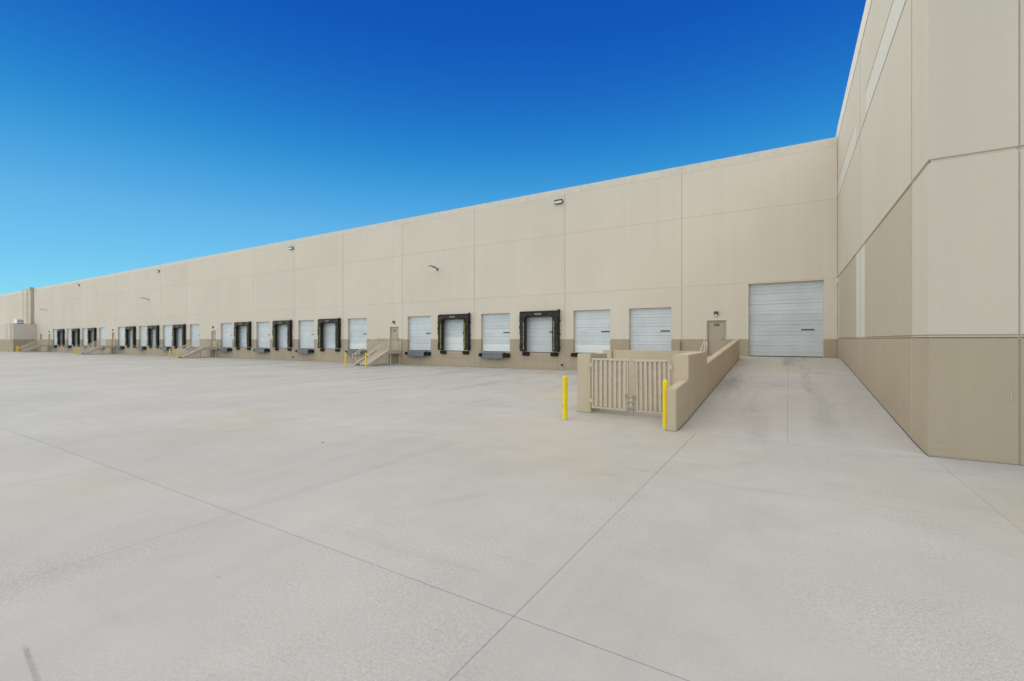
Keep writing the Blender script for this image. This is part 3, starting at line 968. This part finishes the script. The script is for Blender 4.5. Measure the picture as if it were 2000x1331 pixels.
# ------------------------------------------------------------------ metal stairs up to the personnel doors
def stair(n, xd):
    zt = dock_z(xd) - 0.005
    zg = yard_z(xd)
    H = zt - zg
    t = empty('metal_stair', (xd, D, zg))
    tag(t, 'tan painted metal stair with landing and rails, %s stair from the gated enclosure' % ORD[n], 'stair', 'metal stairs along the dock wall')
    xl_, xr_ = -0.66, 0.89
    yf, yb = -1.52, -0.012        # landing front / back
    ybot = -3.74
    st, pale = M['steel_tan'], M['steel_pale']
    part('pad', M['slab'], t, lambda bm: add_box(bm, -1.0, 1.25, ybot - 0.5, -0.01, -0.03, 0.05, 0.01))
    part('landing', st, t, lambda bm: add_box(bm, xl_, xr_, yf, yb, H - 0.04, H))
    for fb in ((xr_ + 0.001, xr_ + 0.05), (xl_ - 0.05, xl_ - 0.001)):
        part('landing_fascia', st, t, lambda bm: add_box(bm, *fb, yf + 0.002, yb, H - 0.28, H + 0.02))
    for px, py in ((xr_ - 0.03, yf + 0.25), (xr_ - 0.03, yb - 0.12), (xl_ + 0.03, yf + 0.25), (xl_ + 0.03, yb - 0.12)):
        part('post', pale, t, lambda bm: add_box(bm, px - 0.03, px + 0.03, py - 0.03, py + 0.03, 0.045, H - 0.041))
    nt = 7
    for k in range(nt):
        zz = 0.05 + (H - 0.05) * (k + 1) / (nt + 1)
        yy = ybot + (yf - ybot) * (k + 0.5) / nt
        part('tread', st, t, lambda bm: add_box(bm, xl_ + 0.001, xr_ - 0.001, yy - 0.15, yy + 0.15, zz - 0.035, zz))
        part('riser', st, t, lambda bm: add_box(bm, xl_ + 0.001, xr_ - 0.001, yy + 0.13, yy + 0.148, zz + 0.001, zz + (H - 0.05) / (nt + 1) - 0.036))
    def stringer(bm, x0, x1):
        add_prism(bm, [(ybot - 0.12, 0.05), (ybot - 0.16, 0.17), (yf - 0.02, H + 0.05), (yf, H + 0.02), (yf, H - 0.26), (ybot + 0.34, 0.05)], 0, x0, x1)
    for x0, x1 in ((xl_ - 0.05, xl_ - 0.001), (xr_ + 0.001, xr_ + 0.05)):
        part('stringer', st, t, lambda bm: stringer(bm, x0, x1))
        part('stringer_flange', pale, t, lambda bm: add_prism(bm, [(ybot - 0.165, 0.174), (yf - 0.02, H + 0.054), (yf - 0.02, H + 0.085), (ybot - 0.165, 0.205)], 0, x0 - 0.025, x1 + 0.025))
    def slope_z(y): return 0.19 + (H + 0.06 - 0.19) * (y - (ybot - 0.16)) / (yf - 0.02 - (ybot - 0.16))
    for x in (xl_ - 0.025, xr_ + 0.025):
        yT = yf - 0.02
        zt_ = H + 1.05
        yl_, zl_ = ybot - 0.05, slope_z(ybot - 0.05) + 0.90
        def rail(bm):
            pts = [(x, yb - 0.05, zt_), (x, yT - 0.1, zt_), (x, yl_, zl_), (x, yl_ - 0.28, zl_ - 0.12), (x, yl_ - 0.32, zl_ - 0.18), (x, yl_ - 0.31, zl_ - 0.36), (x, yl_ - 0.26, zl_ - 0.42), (x, yl_, zl_ - 0.40)]
            add_tube(bm, pts, 0.03, 8)
        part('handrail', pale, t, rail, True)
        for (py, p0, p1) in ((yl_, slope_z(yl_) - 0.02, zl_), (yT, H, zt_ + 0.01), (yb - 0.06, H, zt_ + 0.01)):
            part('rail_post', pale, t, lambda bm: add_tube(bm, [(x, py, p0), (x, py, p1)], 0.026, 8), True)
        part('inner_rail', pale, t, lambda bm: add_tube(bm, [(x, yl_, slope_z(yl_) + 0.74), (x, yT, H + 0.88), (x, yb - 0.06, H + 0.88)], 0.02, 6), True)
        def bal(bm):
            y = ybot + 0.08
            while y < yb - 0.12:
                lo = slope_z(y) - 0.02 if y < yT else H + 0.0
                hi = slope_z(y) + 0.76 if y < yT else H + 0.88
                add_box(bm, x - 0.007, x + 0.007, y - 0.007, y + 0.007, lo, hi)
                y += 0.14
        tag(part('balusters', pale, t, bal), kind='stuff')
for n, x in enumerate(STAIRS):
    stair(n, x)

# ------------------------------------------------------------------ wall lights
bm = bmesh.new()
add_prism(bm, [(-0.002, -0.16), (-0.10, -0.17), (-0.17, -0.05), (-0.16, 0.10), (-0.09, 0.17), (-0.002, 0.18)], 0, -0.14, 0.14)
bmesh.ops.bevel(bm, geom=bm.edges[:], offset=0.02, segments=2, affect='EDGES')
SC_B = bm_mesh(bm, 'housing'); SC_B.materials.append(M['bronze'])
bm = bmesh.new()
add_prism(bm, [(-0.03, -0.165), (-0.03, -0.21), (-0.09, -0.21), (-0.165, -0.09), (-0.155, -0.065), (-0.10, -0.16)], 0, -0.10, 0.10)
SC_L = bm_mesh(bm, 'lens'); SC_L.materials.append(M['lenswarm'])
names = ['above the door marked 120', 'above the first metal stair door from the enclosure', 'above the second metal stair door from the enclosure', 'above the third metal stair door from the enclosure', 'above the fourth metal stair door from the enclosure']
for x, w in zip([-3.79, -31.12, -63.6, -96.1, -128.6], names):
    t = empty('wall_lamp', (x, D, 3.78))
    t.scale = (0.8, 0.8, 0.8)
    tag(t, 'small dark bronze wall lamp %s' % w, 'lamp', 'bronze lamps above the personnel doors')
    link('housing', SC_B, None, t)
    link('lens', SC_L, None, t)

bm = bmesh.new(); add_box(bm, -0.33, 0.33, -0.17, -0.07, -0.13, 0.15, 0.015)
add_box(bm, -0.08, 0.08, -0.07, -0.002, -0.06, 0.06)
FL_B = bm_mesh(bm, 'housing'); FL_B.materials.append(M['bronze'])
bm = bmesh.new(); add_box(bm, -0.29, 0.29, -0.19, -0.165, -0.10, 0.07, 0.006)
FL_L = bm_mesh(bm, 'lens'); FL_L.materials.append(M['lens'])
bm = bmesh.new(); add_prism(bm, [(-0.17, 0.15), (-0.27, 0.12), (-0.27, 0.135), (-0.17, 0.168)], 0, -0.34, 0.34)
FL_V = bm_mesh(bm, 'visor'); FL_V.materials.append(M['bronze'])
for n, x in enumerate((-14.35, -46.7, -79.2, -111.8)):
    t = empty('floodlight', (x, D, 12.22))
    tag(t, 'small dark floodlight box high on the wall just under the parapet, %s from the wing' % ORD[n], 'floodlight', 'floodlights under the parapet')
    link('housing', FL_B, None, t); link('lens', FL_L, None, t); link('visor', FL_V, None, t)

bm = bmesh.new()
add_box(bm, -0.09, 0.09, -0.05, -0.002, -0.12, 0.12, 0.01)
add_tube(bm, [(0, -0.04, -0.02), (0, -0.22, 0.06), (0, -0.42, 0.12)], 0.035, 8)
AR_A = bm_mesh(bm, 'bracket_arm'); AR_A.materials.append(M['greymetal'])
bm = bmesh.new()
add_prism(bm, [(-0.36, 0.07), (-0.40, 0.16), (-0.55, 0.175), (-1.02, 0.20), (-1.05, 0.17), (-1.02, 0.145), (-0.45, 0.075)], 0, -0.16, 0.16)
bmesh.ops.bevel(bm, geom=bm.edges[:], offset=0.012, segments=1, affect='EDGES')
AR_H = bm_mesh(bm, 'lamp_head'); AR_H.materials.append(M['greymetal'])
bm = bmesh.new(); add_prism(bm, [(-0.50, 0.078), (-0.98, 0.138), (-0.98, 0.132), (-0.50, 0.070)], 0, -0.12, 0.12)
AR_L = bm_mesh(bm, 'lens'); AR_L.materials.append(M['lenswarm'])
for n, x in enumerate((-25.9, -82.6, -130.5)):
    t = empty('yard_lamp', (x, D, 8.25))
    tag(t, 'flat grey yard lamp on a short arm halfway up the wall, %s from the wing' % ORD[n], 'lamp', 'yard lamps on short arms')
    link('bracket_arm', AR_A, None, t); link('lamp_head', AR_H, None, t); link('lens', AR_L, None, t)

t = empty('electrical_cabinet', (-6.1, D, 1.30))
tag(t, 'shallow tan steel cabinet on the wall beside the dock door behind the enclosure', 'cabinet')
part('case', M['base'], t, lambda bm: add_box(bm, -0.24, 0.24, -0.16, -0.002, 0.0, 0.80, 0.008))
part('door', M['base'], t, lambda bm: add_box(bm, -0.22, 0.22, -0.172, -0.1605, 0.02, 0.78, 0.003))
part('latch', M['galv'], t, lambda bm: add_box(bm, 0.16, 0.19, -0.185, -0.1725, 0.36, 0.44))

# ------------------------------------------------------------------ ramp wall
rw = empty('ramp_wall', (-2.30, 11.34, 0))
tag(rw, 'tan concrete wall stepping up along the ramp beside the gates', 'wall')
def along(bm, x0, x1, prof, bev=0.018):
    n0 = len(bm.edges)
    add_prism(bm, prof, 0, x0, x1)
    bmesh.ops.bevel(bm, geom=bm.edges[:], offset=bev, segments=2, affect='EDGES')
part('low_end_section', M['encl'], rw, lambda bm: along(bm, -0.23, 0.0, [(0, -0.2), (0, 1.01), (1.56, 1.115), (1.56, -0.2)]))
part('tall_section', M['encl'], rw, lambda bm: along(bm, -0.42, 0.004, [(1.562, -0.2), (1.562, 1.78), (4.74, 1.80), (4.74, -0.2)]))
part('sloping_section', M['encl'], rw, lambda bm: along(bm, -0.255, -0.001, [(4.742, -0.2), (4.742, 1.39), (16.3, 2.21), (16.3, -0.2)]))

# landing and steps to door 120 behind the ramp wall
ld = empty('concrete_stair', (-3.4, 28.1, 0))
tag(ld, 'concrete landing and steps up to the door marked 120 behind the ramp wall', 'stair')
part('landing', M['rampslab'], ld, lambda bm: add_box(bm, -1.05, 1.10, 0.0, 2.08, -0.1, 1.20, 0.01))
for k in range(6):
    zz = 1.20 * (6 - k) / 7
    part('step', M['rampslab'], ld, lambda bm: add_box(bm, -0.78, 0.84, -0.3 * (k + 1), -0.3 * k - 0.002, -0.1, zz, 0.006))
def hrail(bm):
    add_tube(bm, [(-0.90, 2.0, 2.20), (-0.90, 1.15, 2.20), (-0.90, -1.9, 0.93), (-0.90, -1.9, 0.02)], 0.024)
    add_tube(bm, [(-0.90, 1.15, 1.19), (-0.90, 1.15, 2.20)], 0.024)
    add_tube(bm, [(-0.90, 2.0, 1.19), (-0.90, 2.0, 2.20)], 0.024)
    add_tube(bm, [(-0.78, 1.3, 2.09), (-0.78, 1.1, 2.09), (-0.78, -1.9, 0.82), (-0.9, -1.9, 0.80)], 0.02)
    for yy in (0.9, -0.4):
        zz = 2.09 + (yy - 1.1) * (1.27 / 3.0)
        add_tube(bm, [(-0.90, yy, zz + 0.02), (-0.78, yy, zz)], 0.01)
part('handrail', M['steel_pale'], ld, hrail, True)
def wrail(bm):
    add_tube(bm, [(0.78, 1.95, 2.14), (0.78, 0.3, 2.14), (0.78, -0.6, 1.76)], 0.02)
    add_tube(bm, [(0.84, 0.4, 2.0), (0.78, 0.4, 2.13)], 0.01)
    add_tube(bm, [(0.78, 1.95, 1.19), (0.78, 1.95, 2.14)], 0.02)
part('wall_handrail', M['steel_tan'], ld, wrail, True)

# ------------------------------------------------------------------ enclosure
en = empty('gated_enclosure', (-4.2, 12.85, 0))
tag(en, 'tan concrete walled enclosure with low piers behind the corrugated gates', 'enclosure')
ex = 4.2
part('gate_pier', M['encl'], en, lambda bm: along(bm, -5.52 + ex, -5.08 + ex, [(0.05, -0.2), (0.05, 1.77), (0.50, 1.77), (0.50, -0.2)]))
part('side_wall', M['encl'], en, lambda bm: along(bm, -5.42 + ex, -5.10 + ex, [(0.502, -0.2), (0.502, 1.75), (1.55, 1.75), (1.55, -0.2)]))
part('corner_pier', M['encl'], en, lambda bm: along(bm, -6.20 + ex, -5.85 + ex, [(4.15, -0.2), (4.15, 1.79), (4.55, 1.79), (4.55, -0.2)]))
part('back_wall', M['encl'], en, lambda bm: along(bm, -5.848 + ex, -2.57 + ex, [(4.25, -0.2), (4.25, 1.785), (4.50, 1.785), (4.50, -0.2)]))

# ------------------------------------------------------------------ gates
def gate(loc, width, mirror, swing, lean, label):
    t = empty('steel_gate', loc)
    t.rotation_euler = (0, lean, swing)
    tag(t, label, 'gate', 'corrugated steel gates of the enclosure')
    sg = -1 if mirror else 1           # leaf runs from the hinge at x=0 to sg*width
    h0, h1 = 0.13, 1.62
    fr = M['steel_tan']
    X = lambda a, b: tuple(sorted((sg * a, sg * b)))
    part('hinge_stile', fr, t, lambda bm: add_box(bm, *X(0.0, 0.055), -0.03, 0.03, h0, h1, 0.004))
    part('free_stile', fr, t, lambda bm: add_box(bm, *X(width - 0.05, width), -0.028, 0.03, h0 + 0.02, h1 - 0.03, 0.004))
    part('top_rail', fr, t, lambda bm: add_box(bm, *X(0.056, width + 0.05), -0.045, 0.03, h1 - 0.06, h1, 0.005))
    part('bottom_rail', fr, t, lambda bm: add_box(bm, *X(0.056, width - 0.051), -0.03, 0.03, h0, h0 + 0.055, 0.004))
    n = 7
    p = (width - 0.11) / n
    for k in range(n):
        a = 0.058 + p * k + p * 0.36
        def rib(bm):
            # trapezoid rib of the steel decking
            x0, x1 = sg * a, sg * (a + p * 0.63)
            add_prism(bm, [(x0, -0.005), (x0 + sg * 0.010, -0.040), (x1 - sg * 0.010, -0.040), (x1, -0.005), (x1, 0.0115), (x0, 0.0115)], 2, h0 + 0.058, h1 - 0.063)
        part('rib', fr, t, rib)
    part('backing_sheet', fr, t, lambda bm: add_box(bm, *X(0.056, width - 0.051), 0.012, 0.018, h0 + 0.056, h1 - 0.061))
    for zz in (0.35, 1.42):
        part('hinge', M['steel_tan'], t, lambda bm: (add_tube(bm, [(-sg * 0.025, -0.02, zz - 0.07), (-sg * 0.025, -0.02, zz + 0.07)], 0.018, 8), add_box(bm, *X(-0.06, 0.03), -0.042, -0.032, zz - 0.05, zz + 0.05)))
    def cane(bm):
        x = sg * (width + 0.01)
        add_tube(bm, [(x, -0.05, 0.62), (x, -0.05, -0.0 + 0.012)], 0.011, 8)
        add_tube(bm, [(x, -0.05, 0.60), (x - sg * 0.07, -0.06, 0.60), (x - sg * 0.07, -0.06, 0.50)], 0.009, 6)
        for zz in (0.52, 0.36, 0.20):
            add_box(bm, x - 0.03, x + 0.03, -0.064, -0.0285, zz - 0.018, zz + 0.018)
    part('cane_bolt', M['galv'], t, cane, False)
    return t
g1 = gate((-5.045, 12.90, 0.02), 1.115, False, R(-1.5), 0.0, 'tan corrugated steel gate leaf hinged on the free-standing enclosure pier')
g2 = gate((-2.755, 12.90, 0.02), 1.03, True, R(-2.5), R(-0.9), 'leaning tan corrugated steel gate leaf hinged on the ramp wall')
def latch(bm):
    add_box(bm, -0.075, 0.075, -0.012, 0.0, 0.50, 0.545)
    add_box(bm, -0.055, 0.055, -0.035, 0.0, 0.37, 0.43, 0.006)
    add_box(bm, -0.075, 0.075, -0.010, 0.002, 0.17, 0.195)
gl = empty('gate_latch', (-3.857, 12.82, 0.02))
tag(gl, 'galvanised drop latch and chain bridging the gap between the two gate leaves', 'latch')
part('latch_bar', M['galv'], gl, latch)
for k in range(7):
    a = k / 6
    zz = 0.36 - 0.14 * math.sin(math.pi * a) * 0.9 - 0.05 * a
    def lk(bm):
        pts = [(0.02 * math.cos(t), 0, 0.013 * math.sin(t)) for t in [2 * math.pi * j / 10 for j in range(11)]]
        add_tube(bm, pts, 0.0045, 5)
    part('chain_link', M['galv'], gl, lk, True, loc=(-0.055 + 0.11 * a, -0.02, zz), rot=(R(90 * (k % 2)), R(35 * (0.5 - a) * 2), 0))

# ------------------------------------------------------------------ plant room at the far end
pr = empty('plant_room', (-137.0, 26.8, 0))
tag(pr, 'boxy beige plant room projecting from the far end of the dock wall', 'building')
def room(bm):
    add_box(bm, -60, 0, 0, D - 26.8 - 0.003, 2.215, 5.40)
part('upper_wall', M['beige'], pr, room)
part('base_wall', M['base'], pr, lambda bm: add_box(bm, -60, -0.004, 0.004, D - 26.8 - 0.003, -0.6, 2.214))
part('roof_edge', M['cap'], pr, lambda bm: add_box(bm, -60, 0.03, -0.03, D - 26.8 - 0.003, 5.401, 5.50))
t = empty('wall_lamp', (-152.0, 26.8, 3.7))
tag(t, 'small dark wall lamp on the front of the projecting plant room', 'lamp', 'bronze lamps above the personnel doors')
link('housing', SC_B, None, t); link('lens', SC_L, None, t)
def ladder(name, loc, z0, z1, label, parent=None):
    t = empty(name, loc)
    tag(t, label, 'ladder', 'caged wall ladders')
    part('rails', M['steel_pale'], t, lambda bm: [add_box(bm, s * 0.25 - 0.035, s * 0.25 + 0.035, -0.24, -0.16, z0, z1) for s in (-1, 1)])
    def rungs(bm):
        z = z0 + 0.15
        while z < z1:
            add_tube(bm, [(-0.25, -0.2, z), (0.25, -0.2, z)], 0.016, 6)
            z += 0.3
    tag(part('rungs', M['steel_pale'], t, rungs), kind='stuff')
    def cage(bm):
        z = z0 + 0.2
        while z < z1:
            add_tube(bm, [(0.37 * math.cos(a) * (0.78 if abs(math.cos(a)) > 0.9 else 1), -0.2 - 0.68 * math.sin(a), z) for a in [math.pi * j / 10 for j in range(11)]], 0.022, 4)
            z += 0.9
        for a in (0.25, 0.42, 0.58, 0.75):
            add_tube(bm, [(0.37 * math.cos(math.pi * a), -0.2 - 0.68 * math.sin(math.pi * a), z0), (0.37 * math.cos(math.pi * a), -0.2 - 0.68 * math.sin(math.pi * a), z1)], 0.022, 4)
    part('cage', M['steel_pale'], t, cage)
    def ties(bm):
        for z in (z0 + 0.1, (z0 + z1) / 2, z1 - 0.3):
            for s in (-1, 1):
                add_box(bm, s * 0.25 - 0.03, s * 0.25 + 0.03, -0.16, -0.001, z, z + 0.06)
    part('wall_ties', M['steel_pale'], t, ties)
    return t
ladder('caged_ladder', (-137.9, 26.8, 0), 1.75, 5.6, 'short pale caged ladder on the front of the projecting plant room')
ladder('caged_ladder', (-143.0, D, 0), 5.5, 13.4, 'tall pale caged ladder rising from the plant room roof to the parapet')
t = empty('downspout', (-139.2, D, 5.5))
tag(t, 'large tan box downspout running down the wall to the plant room roof', 'downspout')
part('duct', M['steel_tan'], t, lambda bm: add_box(bm, -0.30, 0.30, -0.50, -0.003, 0.0, 7.3, 0.01))
part('hopper', M['steel_tan'], t, lambda bm: add_prism(bm, [(-0.40, 7.9), (0.40, 7.9), (0.301, 7.3), (-0.301, 7.3)], 1, -0.62, -0.024))
t = empty('rooftop_unit', (-138.6, 27.9, 5.5))
tag(t, 'white air conditioning unit on the roof of the projecting plant room', 'air conditioner')
part('case', M['white'], t, lambda bm: add_box(bm, -1.3, 0.9, -0.45, 0.6, 0.10, 0.95, 0.02))
part('base_rail', M['bronze'], t, lambda bm: add_box(bm, -1.35, 0.95, -0.50, 0.65, 0.0, 0.10))
part('fan_guard', M['greymetal'], t, lambda bm: add_lathe(bm, [(0.0, 0.951), (0.34, 0.951), (0.34, 1.0), (0.30, 1.02), (0.0, 1.02)], 16, (-0.2, 0.05)))
part('louvre', M['greymetal'], t, lambda bm: [add_box(bm, 0.901, 0.915, -0.35, 0.5, 0.3 + 0.1 * k, 0.34 + 0.1 * k) for k in range(5)])

# ------------------------------------------------------------------ litter on the yard
def scrap(name, x, y, size, mat, label, cat, seed):
    random.seed(seed)
    bm = bmesh.new()
    bmesh.ops.create_icosphere(bm, subdivisions=2, radius=1)
    for v in bm.verts:
        v.co *= 0.75 + 0.5 * random.random()
        v.co.x *= size[0]; v.co.y *= size[1]; v.co.z = max(v.co.z, -0.6) * size[2]
    o = link(name, bm_mesh(bm, name), mat, None, loc=(x, y, yard_z(x) + 0.6 * size[2]), rot=(0, 0, seed))
    tag(o, label, cat)
scrap('rubber_scrap', -8.5, 6.2, (0.035, 0.012, 0.004), M['black'], 'thin black rubber scrap lying on the open yard concrete', 'scrap', 1)
scrap('paper_litter', -27.6, 25.9, (0.10, 0.07, 0.05), M['paper'], 'small white paper litter near the first stair landing', 'litter', 2)
scrap('paper_litter', -29.9, 24.9, (0.08, 0.06, 0.03), M['paper'], 'flattened white paper scrap before the foot of the first stair', 'litter', 3)

# ------------------------------------------------------------------ contact shade painted as dark joint strips where walls meet the paving
def ground_strip(parent, pts, w=0.014, name='contact_shade_strip'):
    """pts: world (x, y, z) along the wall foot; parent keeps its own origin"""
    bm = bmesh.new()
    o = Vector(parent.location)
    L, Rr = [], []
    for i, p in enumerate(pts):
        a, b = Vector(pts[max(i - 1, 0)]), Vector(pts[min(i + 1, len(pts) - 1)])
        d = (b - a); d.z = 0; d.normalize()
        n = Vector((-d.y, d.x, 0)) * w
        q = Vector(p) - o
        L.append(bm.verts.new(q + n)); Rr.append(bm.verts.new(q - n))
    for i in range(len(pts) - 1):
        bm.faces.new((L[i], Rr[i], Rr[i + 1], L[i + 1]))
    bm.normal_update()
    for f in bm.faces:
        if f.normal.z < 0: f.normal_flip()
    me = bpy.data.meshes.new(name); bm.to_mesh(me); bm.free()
    return link(name, me, M['contact_shade'], parent)
M['contact_shade'] = simple('contact_shade_paint', (0.10, 0.092, 0.08), 0.9, 0.1, var=0.4, vscale=7)  # dark tone that paints contact shade along the wall feet
rys = [11.45 + (D - 0.1 - 11.45) * i / 40 for i in range(41)]
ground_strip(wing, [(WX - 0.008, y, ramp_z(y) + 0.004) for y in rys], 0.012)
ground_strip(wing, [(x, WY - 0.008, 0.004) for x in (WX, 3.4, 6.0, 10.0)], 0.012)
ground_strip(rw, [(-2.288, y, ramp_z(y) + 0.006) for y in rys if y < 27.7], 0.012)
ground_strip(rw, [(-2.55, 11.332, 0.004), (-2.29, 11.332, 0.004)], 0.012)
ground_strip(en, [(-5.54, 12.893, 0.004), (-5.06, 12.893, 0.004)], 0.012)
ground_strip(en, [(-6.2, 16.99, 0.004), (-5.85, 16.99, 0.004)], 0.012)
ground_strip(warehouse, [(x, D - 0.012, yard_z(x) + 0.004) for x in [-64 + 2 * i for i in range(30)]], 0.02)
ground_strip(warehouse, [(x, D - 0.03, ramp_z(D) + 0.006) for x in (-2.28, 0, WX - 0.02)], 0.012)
